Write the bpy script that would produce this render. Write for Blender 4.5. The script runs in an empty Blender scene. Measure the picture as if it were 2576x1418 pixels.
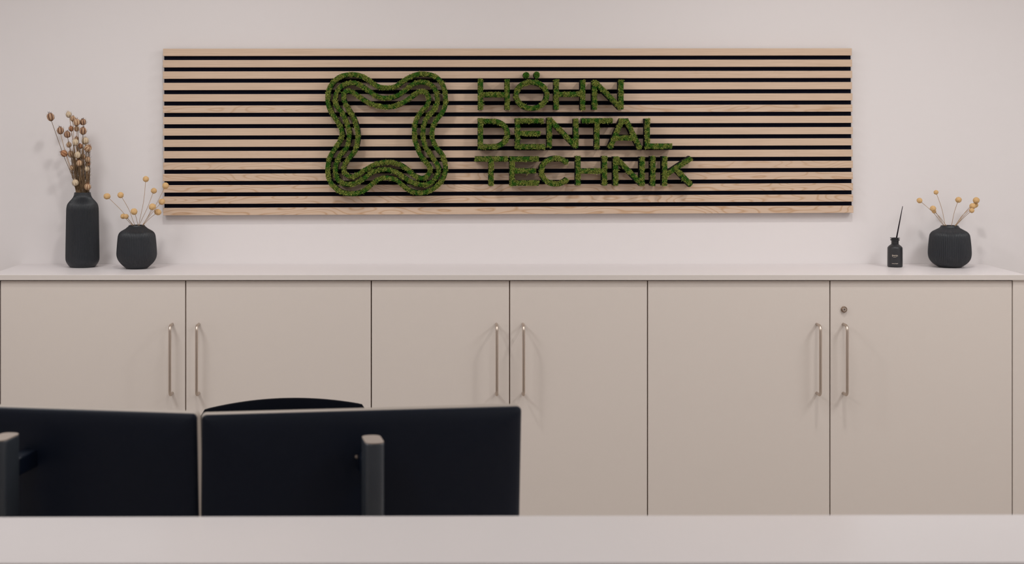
import bpy, bmesh, math, random
import numpy as np
from mathutils import Vector, Matrix, noise

random.seed(7)
rng = np.random.default_rng(11)
sc = bpy.context.scene
COL = sc.collection

# ------------------------------------------------------------------ camera
F = 3700.0              # focal length in pixels of a 2576 px wide frame
VX, VY = 1100.0, 321.0  # where the level view axis meets the picture
HC = 1.63               # eye height
cam_data = bpy.data.cameras.new('camera')
cam = bpy.data.objects.new('camera', cam_data)
COL.objects.link(cam)
cam.location = (0, 0, HC)
cam.rotation_euler = (math.pi / 2, 0, 0)
cam_data.sensor_width = 36
cam_data.sensor_fit = 'HORIZONTAL'
cam_data.lens = F / 2576 * 36
cam_data.shift_x = (1288 - VX) / 2576
cam_data.shift_y = -(709 - VY) / 2576
cam_data.clip_start = 0.05
cam_data.dof.use_dof = True
cam_data.dof.focus_distance = 5.0
cam_data.dof.aperture_fstop = 6.3
sc.camera = cam

# ------------------------------------------------------------------ light, exposure
sc.view_settings.view_transform = 'Standard'
sc.view_settings.look = 'None'
sc.view_settings.gamma = 1
sc.view_settings.use_curve_mapping = False
sc.view_settings.exposure = 0.13

world = bpy.data.worlds.new('world')
sc.world = world
world.use_nodes = True
world.node_tree.nodes['Background'].inputs[0].default_value = (0.9, 0.93, 1, 1)
world.node_tree.nodes['Background'].inputs[1].default_value = 0.0


def area(name, loc, size, power, color=(1, 1, 1), shape='SQUARE', size_y=None, rot=(0, 0, 0), spread=180):
    l = bpy.data.lights.new(name, 'AREA')
    l.shape = shape
    l.size = size
    if size_y:
        l.size_y = size_y
    l.energy = power
    l.color = color
    l.spread = math.radians(spread)
    o = bpy.data.objects.new(name, l)
    o.location = loc
    o.rotation_euler = rot
    COL.objects.link(o)
    return o


WARM = (1.0, 0.975, 0.95)
# round downlights in the ceiling in front of the back wall
for lx, lp in ((-0.65, 6.4), (1.25, 8.3)):
    area('ceiling_downlight', (lx, 4.02, 2.66), 0.15, lp, WARM, 'DISK')
# large soft fill areas added under the ceiling, no panels seen there
for lx, ly, lp in ((-1.45, 3.2, 21.0), (0.4, 3.2, 6.0), (2.35, 3.2, 23.0), (-0.9, 0.6, 11.0), (1.8, 0.6, 15.5)):
    area('ceiling_fill_light', (lx, ly, 2.66), 0.6, lp, (0.985, 0.995, 1.0), 'RECTANGLE', 1.2)


# ------------------------------------------------------------------ helpers
def P(px, py, d):
    return Vector(((px - VX) / F * d, d, HC - (py - VY) / F * d))


def srgb(r, g, b):
    def f(c):
        c /= 255
        return c / 12.92 if c <= 0.04045 else ((c + 0.055) / 1.055) ** 2.4
    return (f(r), f(g), f(b), 1)


def link(name, mesh, parent=None, mat=None, loc=None):
    o = bpy.data.objects.new(name, mesh)
    COL.objects.link(o)
    if parent is not None:
        o.parent = parent
    if loc is not None:
        o.location = loc
    if mat is not None and mesh is not None and not mesh.materials:
        mesh.materials.append(mat)
    return o


def tag(o, label, cat, group=None, kind=None):
    o['label'] = label
    o['category'] = cat
    if group:
        o['group'] = group
    if kind:
        o['kind'] = kind
    return o


def empty(name, loc=(0, 0, 0), rz=0.0, parent=None):
    o = bpy.data.objects.new(name, None)
    o.empty_display_size = 0.05
    o.location = loc
    o.rotation_euler = (0, 0, rz)
    COL.objects.link(o)
    if parent is not None:
        o.parent = parent
    return o


def mesh_from(name, verts, faces, smooth=False):
    me = bpy.data.meshes.new(name)
    me.from_pydata([tuple(v) for v in verts], [], faces)
    me.update()
    if smooth:
        me.polygons.foreach_set('use_smooth', [True] * len(me.polygons))
    return me


def box_mesh(name, x0, x1, y0, y1, z0, z1, bevel=0.0, seg=2):
    bm = bmesh.new()
    bmesh.ops.create_cube(bm, size=1)
    for v in bm.verts:
        v.co = Vector(((x0 + x1) / 2 + v.co.x * (x1 - x0), (y0 + y1) / 2 + v.co.y * (y1 - y0),
                       (z0 + z1) / 2 + v.co.z * (z1 - z0)))
    if bevel > 0:
        bmesh.ops.bevel(bm, geom=list(bm.edges), offset=bevel, segments=seg, affect='EDGES', profile=0.6)
    me = bpy.data.meshes.new(name)
    bm.to_mesh(me)
    bm.free()
    return me


def tube_mesh(name, pts, radii, n=10, caps=True):
    pts = [Vector(p) for p in pts]
    if not hasattr(radii, '__len__'):
        radii = [radii] * len(pts)
    verts, faces = [], []
    up = None
    for i, p in enumerate(pts):
        t = (pts[min(i + 1, len(pts) - 1)] - pts[max(i - 1, 0)]).normalized()
        if up is None:
            up = Vector((0, 1, 0)) if abs(t.y) < 0.9 else Vector((1, 0, 0))
        a = (up - t * up.dot(t)).normalized()
        b = t.cross(a)
        up = a
        for k in range(n):
            th = 2 * math.pi * k / n
            verts.append(p + (a * math.cos(th) + b * math.sin(th)) * radii[i])
    for i in range(len(pts) - 1):
        for k in range(n):
            k2 = (k + 1) % n
            faces.append((i * n + k, i * n + k2, (i + 1) * n + k2, (i + 1) * n + k))
    if caps:
        faces.append(tuple(reversed(range(n))))
        faces.append(tuple(range((len(pts) - 1) * n, len(pts) * n)))
    return mesh_from(name, verts, faces, True)


def catmull(pts, per=8, closed=False):
    out = []
    n = len(pts)
    rngi = range(n) if closed else range(n - 1)
    for i in rngi:
        if closed:
            p0, p1, p2, p3 = pts[(i - 1) % n], pts[i], pts[(i + 1) % n], pts[(i + 2) % n]
        else:
            p0, p1, p2, p3 = pts[max(i - 1, 0)], pts[i], pts[i + 1], pts[min(i + 2, n - 1)]
        for k in range(per):
            t = k / per
            out.append(tuple(0.5 * ((2 * b) + (c - a) * t + (2 * a - 5 * b + 4 * c - d) * t * t +
                                    (-a + 3 * b - 3 * c + d) * t ** 3)
                             for a, b, c, d in zip(p0, p1, p2, p3)))
    if not closed:
        out.append(tuple(pts[-1]))
    return out


# ------------------------------------------------------------------ materials
def new_mat(name):
    m = bpy.data.materials.new(name)
    m.use_nodes = True
    nt = m.node_tree
    return m, nt, nt.nodes['Principled BSDF']


def node(nt, typ, **kw):
    n = nt.nodes.new(typ)
    for k, v in kw.items():
        setattr(n, k, v)
    return n


def surface(name, col, rough=0.5, spec=0.5, metal=0.0, var=0.0, vscale=5.0, bump=0.0, bscale=200.0, coord='Object',
            col2=None, coat=0.0):
    """paint / plastic / metal with faint tonal variation and fine relief"""
    m, nt, b = new_mat(name)
    b.inputs['Roughness'].default_value = rough
    b.inputs['Specular IOR Level'].default_value = spec
    b.inputs['Metallic'].default_value = metal
    b.inputs['Coat Weight'].default_value = coat
    tc = node(nt, 'ShaderNodeTexCoord')
    nz = node(nt, 'ShaderNodeTexNoise')
    nz.inputs['Scale'].default_value = vscale
    nz.inputs['Detail'].default_value = 3
    nt.links.new(tc.outputs[coord], nz.inputs['Vector'])
    mix = node(nt, 'ShaderNodeMix', data_type='RGBA')
    mix.inputs['A'].default_value = col
    mix.inputs['B'].default_value = col2 if col2 else tuple(c * (1 - var) for c in col[:3]) + (1,)
    nt.links.new(nz.outputs['Fac'], mix.inputs['Factor'])
    nt.links.new(mix.outputs['Result'], b.inputs['Base Color'])
    if bump > 0:
        n2 = node(nt, 'ShaderNodeTexNoise')
        n2.inputs['Scale'].default_value = bscale
        n2.inputs['Detail'].default_value = 4
        nt.links.new(tc.outputs[coord], n2.inputs['Vector'])
        bp = node(nt, 'ShaderNodeBump')
        bp.inputs['Strength'].default_value = bump
        bp.inputs['Distance'].default_value = 0.001
        nt.links.new(n2.outputs['Fac'], bp.inputs['Height'])
        nt.links.new(bp.outputs['Normal'], b.inputs['Normal'])
    return m


M_WALL = surface('wall_paint', (0.80, 0.755, 0.748, 1), 0.85, 0.3, var=0.012, vscale=1.5, bump=0.08, bscale=300)
M_CEIL = surface('ceiling_paint', (0.82, 0.79, 0.77, 1), 0.9, 0.2, var=0.02)
M_FLOOR = surface('floor_vinyl', (0.46, 0.42, 0.38, 1), 0.5, 0.4, var=0.12, vscale=9)
M_DOOR = surface('door_laminate', (0.70, 0.625, 0.57, 1), 0.5, 0.35, var=0.012, vscale=2.2, bump=0.12, bscale=420)
M_TOP = surface('worktop_laminate', (0.80, 0.75, 0.75, 1), 0.42, 0.4, var=0.01, vscale=2.0, bump=0.08, bscale=420)
M_EDGE = surface('worktop_edge_band', (0.67, 0.61, 0.57, 1), 0.5, 0.35, var=0.01)
M_LEDGE = surface('ledge_laminate', (0.68, 0.635, 0.63, 1), 0.22, 0.5, var=0.01, vscale=2.0)
M_DARKGAP = surface('carcass_board', srgb(196, 172, 156), 0.8, 0.2, var=0.05)
M_STEEL = surface('brushed_steel', srgb(206, 192, 180), 0.34, 0.5, metal=1.0, var=0.06, vscale=60, bump=0.1, bscale=900)
M_STEEL_DK = surface('lock_steel', srgb(150, 130, 115), 0.35, 0.5, metal=1.0, var=0.08, vscale=80)
M_KEY = surface('keyhole_black', srgb(20, 12, 8), 0.8, 0.1)
M_FELT = surface('black_felt', srgb(26, 28, 44), 0.95, 0.08, var=0.3, vscale=500, bump=0.6, bscale=1200)
M_MDF = surface('letter_black', srgb(15, 16, 24), 0.8, 0.15, var=0.15, vscale=60)
M_VASE = surface('matte_ceramic', srgb(32, 36, 42), 0.42, 0.5, var=0.15, vscale=30, bump=0.2, bscale=700)
M_BOTTLE = surface('matte_black_glass', srgb(46, 46, 49), 0.4, 0.45, var=0.1, vscale=40)
M_CAPD = surface('bottle_collar_black', srgb(34, 35, 39), 0.35, 0.5, var=0.1, vscale=40)
M_REED = surface('reed_black', srgb(36, 26, 34), 0.7, 0.2, var=0.2, vscale=90)
M_PRINT = surface('printed_ink', srgb(190, 178, 165), 0.6, 0.2)
M_SHELL = surface('monitor_black_plastic', srgb(7, 16, 32), 0.45, 0.2, var=0.1, vscale=8, bump=0.15, bscale=1500)
M_FRAME = surface('frame_silver_lit_rim', srgb(170, 160, 150), 0.4, 0.5, metal=0.3, var=0.03)  # on the monitors, silver stands in for light on the housing's top rim
M_SCREEN = surface('screen_glass_off', srgb(14, 15, 18), 0.12, 0.5)
M_COLUMN = surface('stand_grey_plastic', srgb(50, 55, 62), 0.35, 0.4, var=0.08, vscale=20)
M_CAP = surface('stand_cap_lit_grey', srgb(150, 136, 126), 0.5, 0.4, var=0.05, vscale=20)  # light grey puts the lit top of the column into the colour
M_CHAIR = surface('chair_black_fabric', srgb(3, 5, 12), 0.9, 0.05, var=0.2, vscale=300, bump=0.5, bscale=900)
M_CHAIRP = surface('chair_black_plastic', srgb(22, 23, 28), 0.45, 0.4, var=0.1)
M_DESK = surface('desk_laminate', (0.66, 0.61, 0.58, 1), 0.45, 0.4, var=0.02)
M_STEM = surface('dry_stem', srgb(190, 158, 122), 0.8, 0.2, col2=srgb(152, 120, 88), vscale=60)
M_STEM_DK = surface('dry_stem_dark', srgb(142, 114, 84), 0.85, 0.15, col2=srgb(86, 68, 52), vscale=70)


def wood_mat():
    m, nt, b = new_mat('pale_oak_veneer')
    b.inputs['Roughness'].default_value = 0.55
    b.inputs['Specular IOR Level'].default_value = 0.3
    L = nt.links.new
    tc = node(nt, 'ShaderNodeTexCoord')
    info = node(nt, 'ShaderNodeObjectInfo')
    off = node(nt, 'ShaderNodeVectorMath', operation='SCALE')
    cmb = node(nt, 'ShaderNodeCombineXYZ')
    L(info.outputs['Random'], cmb.inputs[0])
    L(info.outputs['Random'], cmb.inputs[2])
    L(cmb.outputs[0], off.inputs[0])
    off.inputs['Scale'].default_value = 37.0
    add = node(nt, 'ShaderNodeVectorMath', operation='ADD')
    L(tc.outputs['Object'], add.inputs[0])
    L(off.outputs[0], add.inputs[1])
    # large flame figure: iso-lines of a stretched noise
    mp = node(nt, 'ShaderNodeMapping')
    mp.inputs['Scale'].default_value = (4.2, 5, 21)
    L(add.outputs[0], mp.inputs[0])
    n1 = node(nt, 'ShaderNodeTexNoise')
    n1.inputs['Scale'].default_value = 1.0
    n1.inputs['Detail'].default_value = 1.2
    n1.inputs['Roughness'].default_value = 0.35
    L(mp.outputs[0], n1.inputs['Vector'])
    mul = node(nt, 'ShaderNodeMath', operation='MULTIPLY')
    mul.inputs[1].default_value = 13.0
    L(n1.outputs['Fac'], mul.inputs[0])
    fr = node(nt, 'ShaderNodeMath', operation='FRACT')
    L(mul.outputs[0], fr.inputs[0])
    rmp = node(nt, 'ShaderNodeValToRGB')
    e = rmp.color_ramp.elements
    e[0].position = 0.0
    e[0].color = (0, 0, 0, 1)
    e[1].position = 1.0
    e[1].color = (0, 0, 0, 1)
    k = rmp.color_ramp.elements.new(0.62)
    k.color = (0.05, 0.05, 0.05, 1)
    k = rmp.color_ramp.elements.new(0.84)
    k.color = (1, 1, 1, 1)
    L(fr.outputs[0], rmp.inputs[0])
    # where the flame figure shows: a per slat weight times a slow field
    attr = node(nt, 'ShaderNodeAttribute', attribute_type='OBJECT', attribute_name='figure')
    w = node(nt, 'ShaderNodeMath', operation='MULTIPLY')
    L(rmp.outputs[0], w.inputs[0])
    L(attr.outputs['Fac'], w.inputs[1])
    # fine straight fibre
    mp2 = node(nt, 'ShaderNodeMapping')
    mp2.inputs['Scale'].default_value = (7, 60, 520)
    L(add.outputs[0], mp2.inputs[0])
    n2 = node(nt, 'ShaderNodeTexNoise')
    n2.inputs['Scale'].default_value = 1.0
    n2.inputs['Detail'].default_value = 3
    L(mp2.outputs[0], n2.inputs['Vector'])
    n3 = node(nt, 'ShaderNodeTexNoise')
    n3.inputs['Scale'].default_value = 1.0
    n3.inputs['Detail'].default_value = 2
    mp3 = node(nt, 'ShaderNodeMapping')
    mp3.inputs['Scale'].default_value = (1.6, 3, 9)
    L(add.outputs[0], mp3.inputs[0])
    L(mp3.outputs[0], n3.inputs['Vector'])
    base = node(nt, 'ShaderNodeMix', data_type='RGBA')
    base.inputs['A'].default_value = WOOD_A
    base.inputs['B'].default_value = WOOD_B
    L(n3.outputs['Fac'], base.inputs['Factor'])
    fib = node(nt, 'ShaderNodeMix', data_type='RGBA', blend_type='MULTIPLY')
    L(base.outputs['Result'], fib.inputs['A'])
    fr2 = node(nt, 'ShaderNodeValToRGB')
    fr2.color_ramp.elements[0].position = 0.3
    fr2.color_ramp.elements[0].color = (0.80, 0.77, 0.74, 1)
    fr2.color_ramp.elements[1].position = 0.62
    fr2.color_ramp.elements[1].color = (1, 1, 1, 1)
    L(n2.outputs['Fac'], fr2.inputs[0])
    L(fr2.outputs[0], fib.inputs['B'])
    fib.inputs['Factor'].default_value = 0.75
    fin = node(nt, 'ShaderNodeMix', data_type='RGBA', blend_type='MULTIPLY')
    L(fib.outputs['Result'], fin.inputs['A'])
    fin.inputs['B'].default_value = (0.80, 0.68, 0.55, 1)
    L(w.outputs[0], fin.inputs['Factor'])
    L(fin.outputs['Result'], b.inputs['Base Color'])
    bp = node(nt, 'ShaderNodeBump')
    bp.inputs['Strength'].default_value = 0.15
    bp.inputs['Distance'].default_value = 0.0006
    L(n2.outputs['Fac'], bp.inputs['Height'])
    L(bp.outputs['Normal'], b.inputs['Normal'])
    return m


WOOD_A = (0.67, 0.49, 0.355, 1)
WOOD_B = (0.71, 0.535, 0.405, 1)
M_WOOD = wood_mat()


def moss_mat():
    m, nt, b = new_mat('preserved_moss')
    L = nt.links.new
    b.inputs['Roughness'].default_value = 0.8
    b.inputs['Specular IOR Level'].default_value = 0.15
    at = node(nt, 'ShaderNodeAttribute', attribute_name='tint')
    sep = node(nt, 'ShaderNodeSeparateColor')
    L(at.outputs['Color'], sep.inputs[0])
    # R: height along the leaf, G: sort of moss (0 cushion .. 1 reindeer), B: random
    dark = node(nt, 'ShaderNodeMix', data_type='RGBA')
    dark.inputs['A'].default_value = MOSS_DEEP
    dark.inputs['B'].default_value = MOSS_GREEN
    L(sep.outputs[0], dark.inputs['Factor'])
    yel = node(nt, 'ShaderNodeMix', data_type='RGBA')
    yel.inputs['A'].default_value = MOSS_MID
    yel.inputs['B'].default_value = MOSS_YELLOW
    pw = node(nt, 'ShaderNodeMath', operation='POWER')
    pw.inputs[1].default_value = 1.5
    L(sep.outputs[0], pw.inputs[0])
    L(pw.outputs[0], yel.inputs['Factor'])
    mx = node(nt, 'ShaderNodeMix', data_type='RGBA')
    L(sep.outputs[1], mx.inputs['Factor'])
    L(dark.outputs['Result'], mx.inputs['A'])
    L(yel.outputs['Result'], mx.inputs['B'])
    hs = node(nt, 'ShaderNodeHueSaturation')
    mr = node(nt, 'ShaderNodeMapRange')
    mr.inputs['To Min'].default_value = 0.45
    mr.inputs['To Max'].default_value = 1.6
    L(sep.outputs[2], mr.inputs['Value'])
    L(mr.outputs[0], hs.inputs['Value'])
    L(mx.outputs['Result'], hs.inputs['Color'])
    L(hs.outputs['Color'], b.inputs['Base Color'])
    return m


MOSS_DEEP = srgb(24, 60, 14)
MOSS_GREEN = srgb(70, 152, 40)
MOSS_MID = srgb(44, 96, 20)
MOSS_YELLOW = srgb(216, 206, 112)
M_MOSS = moss_mat()


def pod_mat(name, pale, stripe, amount):
    m, nt, b = new_mat(name)
    L = nt.links.new
    b.inputs['Roughness'].default_value = 0.6
    b.inputs['Specular IOR Level'].default_value = 0.25
    at = node(nt, 'ShaderNodeAttribute', attribute_name='stripe')
    tc = node(nt, 'ShaderNodeTexCoord')
    nz = node(nt, 'ShaderNodeTexNoise')
    nz.inputs['Scale'].default_value = 220
    nz.inputs['Detail'].default_value = 3
    L(tc.outputs['Object'], nz.inputs['Vector'])
    sc_ = node(nt, 'ShaderNodeMath', operation='MULTIPLY')
    L(nz.outputs['Fac'], sc_.inputs[0])
    sc_.inputs[1].default_value = 0.6
    ad = node(nt, 'ShaderNodeMath', operation='MULTIPLY_ADD')
    L(at.outputs['Fac'], ad.inputs[0])
    ad.inputs[1].default_value = amount
    L(sc_.outputs[0], ad.inputs[2])
    ad.use_clamp = True
    mx = node(nt, 'ShaderNodeMix', data_type='RGBA')
    mx.inputs['A'].default_value = pale
    mx.inputs['B'].default_value = stripe
    L(ad.outputs[0], mx.inputs['Factor'])
    L(mx.outputs['Result'], b.inputs['Base Color'])
    return m


M_POD = [pod_mat('pod_pale', srgb(226, 212, 186), srgb(176, 140, 104), 0.35),
         pod_mat('pod_tan', srgb(224, 194, 158), srgb(134, 88, 62), 0.8),
         pod_mat('pod_brown', srgb(210, 170, 136), srgb(84, 50, 42), 0.95),
         pod_mat('pod_rust', srgb(206, 156, 116), srgb(124, 72, 48), 0.7)]
M_BALL = surface('billy_button_fuzz', srgb(252, 218, 164), 0.9, 0.1, col2=srgb(224, 172, 112), vscale=260, bump=0.8,
                 bscale=1400)

# ------------------------------------------------------------------ setting
DW = 5.146      # back wall
DF = 4.77       # worktop front edge
DD = 4.782      # door faces
XL = P(52, 0, DW).x
XR = P(2475, 0, DW).x
YB = -1.6
ZC = 2.68
ZT = P(0, 691, DF).z       # worktop top


def struct(name, me, mat):
    o = link(name, me, None, mat)
    o['kind'] = 'structure'
    return o


RL, RR = XL - 1.15, XR + 1.35      # the wall runs on past the sideboard on both sides
struct('wall_back', box_mesh('wall_back', RL - 0.1, RR + 0.1, DW, DW + 0.12, 0, ZC), M_WALL)
struct('wall_left', box_mesh('wall_left', RL - 0.12, RL, YB, DW, 0, ZC), M_WALL)
struct('wall_right', box_mesh('wall_right', RR, RR + 0.12, YB, DW, 0, ZC), M_WALL)
struct('wall_front', box_mesh('wall_front', RL - 0.1, RR + 0.1, YB - 0.12, YB, 0, ZC), M_WALL)
struct('floor', box_mesh('floor', RL - 0.12, RR + 0.12, YB - 0.12, DW + 0.12, -0.1, 0), M_FLOOR)
struct('ceiling', box_mesh('ceiling', RL - 0.12, RR + 0.12, YB - 0.12, DW + 0.12, ZC, ZC + 0.1), M_CEIL)

# ------------------------------------------------------------------ storage cabinets
ZB = ZT - (704.6 - 691) / F * DF           # underside of the worktop
wt = link('worktop', box_mesh('worktop', XL + 0.001, XR - 0.001, DF, DW - 0.001, ZB, ZT, 0.0012), None, M_TOP)
wt.data.materials.append(M_EDGE)      # edge band
for p in wt.data.polygons:
    if p.normal.y < -0.9:
        p.material_index = 1
tag(wt, 'long pale worktop running over all the cabinets under the slatted sign', 'worktop')

GAPZ = 2.6 / F * DD
Z_DOOR0 = 0.10
Z_DOOR1 = ZB - GAPZ


def handle_mesh():
    so, r = 0.047, 0.0046
    z0, z1, rb = -0.112, 0.112, 0.016
    pts = [(0, 0, z1)]
    pts.append((0, -(so - rb), z1))
    for k in range(1, 7):
        a = math.pi / 2 * k / 6
        pts.append((0, -(so - rb) - rb * math.sin(a), z1 - rb * (1 - math.cos(a))))
    for k in range(0, 7):
        a = math.pi / 2 * k / 6
        pts.append((0, -(so - rb) - rb * math.cos(a), z0 + rb * (1 - math.sin(a))))
    pts.append((0, 0, z0))
    return tube_mesh('handle', pts, r, 14)


HANDLE = handle_mesh()
HZ = P(0, 901.5, DD).z


def X_(px, d=DD):
    return (px - VX) / F * d


def cabinet(x0, x1, xm, label, lock=False):
    """x0..x1 outer, xm seam between the two doors"""
    t = empty('storage_cabinet', ((x0 + x1) / 2, (DD + DW) / 2, 0))
    tag(t, label, 'cabinet', 'storage cabinets under the worktop')
    ox, oy = t.location.x, t.location.y
    g = 0.0018

    def part(name, me, mat, par=t):
        return link(name, me, par, mat)
    # carcass: sides, bottom, back, top rail
    bm_parts = [(x0 + .0005, x0 + .019, DD + .0135, DW - .004, .08, ZB - .001), (x1 - .019, x1 - .0005, DD + .0135, DW - .004, .08, ZB - .001),
                (x0 + .019, x1 - .019, DD + .0135, DW - .004, .08, .10), (x0 + .019, x1 - .019, DW - .012, DW - .004, .10, ZB - .001),
                (x0 + .019, x1 - .019, DD + .0135, DD + .1, ZB - .03, ZB - .001), (xm - .012, xm + .012, DD + .0135, DW - .012, .10, ZB - .03)]
    bm = bmesh.new()
    for a in bm_parts:
        me = box_mesh('tmp', a[0] - ox, a[1] - ox, a[2] - oy, a[3] - oy, a[4], a[5])
        bm.from_mesh(me)
        bpy.data.meshes.remove(me)
    me = bpy.data.meshes.new('carcass')
    bm.to_mesh(me)
    bm.free()
    part('carcass', me, M_DARKGAP)
    part('plinth', box_mesh('plinth', x0 - ox + .001, x1 - ox - .001, DD + .05 - oy, DD + .068 - oy, 0, .079), M_DOOR)
    for a, b, hx in ((x0, xm, xm - 0.0431), (xm, x1, xm + 0.0431)):
        cx = (a + b) / 2
        d = link('door', box_mesh('door', a + g - cx, b - g - cx, 0, 0.013, Z_DOOR0, Z_DOOR1, 0.001), t, M_DOOR)
        d.location = (cx - ox, DD - oy, 0)
        h = link('door_handle', HANDLE, d, M_STEEL, (hx - cx, 0.0, HZ))
        if lock and a == xm:
            lz = P(0, 777.5, DD).z
            lx = X_(2122.5) - cx
            k = link('lock', cyl_y('lock', 0.0098, 0.007, 0.0012), d, M_STEEL_DK, (lx, 0, lz))
            c2 = cyl_y('lock_face', 0.0068, 0.0022, 0.0006)
            kh = cyl_y('keyhole', 0.0017, 0.0004, 0.0001, 4, 1.5)
            bm = bmesh.new()
            bm.from_mesh(k.data)
            n0 = len(bm.faces)
            for src, dy in ((c2, -0.007), (kh, -0.0092)):
                nv = len(bm.verts)
                bm.from_mesh(src)
                bm.verts.ensure_lookup_table()
                for v in bm.verts[nv:]:
                    v.co.y += dy
            bm.to_mesh(k.data)
            bm.free()
            k.data.materials.append(M_STEEL)
            k.data.materials.append(M_KEY)
            nf = len(k.data.polygons)
            n1 = n0 + len(c2.polygons)
            for i, p in enumerate(k.data.polygons):
                p.material_index = 0 if i < n0 else (1 if i < n1 else 2)
    return t


def cyl_y(name, r, h, bev, n=28, sz=1.0):
    """a short cylinder along -y standing on y=0, front edge rounded"""
    verts, faces = [], []
    rings = [(r, 0), (r, -(h - bev)), (r - bev, -h)]
    for rr, y in rings:
        for k in range(n):
            a = 2 * math.pi * k / n
            verts.append((rr * math.cos(a), y, rr * math.sin(a) * sz))
    for i in range(2):
        for k in range(n):
            faces.append((i * n + k, i * n + (k + 1) % n, (i + 1) * n + (k + 1) % n, (i + 1) * n + k))
    faces.append(tuple(range(2 * n, 3 * n)))
    faces.append(tuple(reversed(range(n))))
    return mesh_from(name, verts, faces)


XA = [X_(0.5), X_(467), X_(934), X_(1282), X_(1629), X_(2088), X_(2547)]
cabinet(XA[0], XA[2], XA[1], 'wide cabinet with two doors below the black vases, behind the monitors')
cabinet(XA[2], XA[4], XA[3], 'narrow cabinet with two doors in the middle of the cabinet row')
cabinet(XA[4], XA[6], XA[5], 'wide cabinet with a round lock below the reed diffuser, right end of the row', True)
sp = link('end_panel', box_mesh('end_panel', XL + .001, XA[0] - .001, DD - .0035, DW - .004, 0, ZB - .0005, .0005), None, M_DOOR)
tag(sp, 'pale upright end panel closing the cabinet row at its far left, past the tall vase', 'panel')
sp = link('end_panel', box_mesh('end_panel', XA[6] + .0005, XR - .001, DD - .0035, DW - .004, 0, ZB - .0005, .0005), None, M_DOOR)
tag(sp, 'pale upright end panel right of the cabinet door with the lock', 'panel')

# ------------------------------------------------------------------ slatted panel
DS = 5.118        # slat fronts
TH = 0.018
panel = empty('slatted_wall_panel', (P(1277, 331, DS).x, DW, P(1277, 331, DS).z))
tag(panel, 'wide pale wooden slatted panel on black felt hung on the back wall', 'panel')
pl = panel.location
# felt backing board as a quad prism
bl = [P(410.6, 124, DS), P(2143.2, 123, DS), P(2146.0, 533.5, DS), P(411.2, 540, DS)]
verts = [(p.x, y, p.z) for y in (DS + TH, DW - 0.0005) for p in bl]
verts = [Vector(v) - pl for v in verts]
me = mesh_from('felt_backing', verts, [(0, 3, 2, 1), (4, 5, 6, 7), (0, 1, 5, 4), (1, 2, 6, 5), (2, 3, 7, 6), (3, 0, 4, 7)])
link('felt_backing', me, panel, M_FELT)
figs = [0, 0, 0.12, 0, 0, 0.7, 0, 0, 0, 0.1, 0.6, 0.8, 0.9, 0.9, 1.0]
for i in range(15):
    yl0 = 122.4 + i * (541.6 - 18.4 - 122.4) / 14
    yr0 = 121.4 + i * (535.2 - 17.9 - 121.4) / 14
    j0, j1 = random.uniform(-0.5, 0.5), random.uniform(-0.5, 0.5)
    jd = random.uniform(-0.0006, 0.0006)
    xl, xr = 410.2 + j0, 2143.4 + 0.22 * i + j1
    q = [P(xl, yl0, DS), P(xr, yr0, DS), P(xr, yr0 + 17.9, DS), P(xl, yl0 + 18.4, DS)]
    c = sum(q, Vector()) / 4
    bm = bmesh.new()
    vs = [bm.verts.new((p.x - c.x, y, p.z - c.z)) for y in (jd, TH) for p in q]
    for f in [(0, 3, 2, 1), (4, 5, 6, 7), (0, 1, 5, 4), (1, 2, 6, 5), (2, 3, 7, 6), (3, 0, 4, 7)]:
        bm.faces.new([vs[k] for k in f])
    bmesh.ops.bevel(bm, geom=list(bm.edges), offset=0.0007, segments=1, affect='EDGES')
    bmesh.ops.recalc_face_normals(bm, faces=list(bm.faces))
    me = bpy.data.meshes.new('slat')
    bm.to_mesh(me)
    bm.free()
    o = link('slat', me, panel, M_WOOD, Vector((c.x, DS, c.z)) - pl)
    o['figure'] = float(figs[i])

# ------------------------------------------------------------------ moss lettering
BODY = 0.042      # black foam letter, thickness off the slats
DFACE = DS - BODY - 0.004


def fpt(px, py):
    p = P(px, py, DFACE)
    return (p.x, p.z)


def ribbon(pts, w, closed):
    """offset curves with mitred normals, pts list of (x,z)"""
    n = len(pts)
    Lf, Rt, nor = [], [], []
    for i in range(n):
        if closed:
            a, b = pts[i - 1], pts[(i + 1) % n]
        else:
            a, b = pts[max(i - 1, 0)], pts[min(i + 1, n - 1)]
        dx, dz = b[0] - a[0], b[1] - a[1]
        l = math.hypot(dx, dz) or 1
        nx, nz = -dz / l, dx / l
        nor.append((nx, nz))
        Lf.append((pts[i][0] + nx * w / 2, pts[i][1] + nz * w / 2))
        Rt.append((pts[i][0] - nx * w / 2, pts[i][1] - nz * w / 2))
    return Lf, Rt, nor


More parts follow.
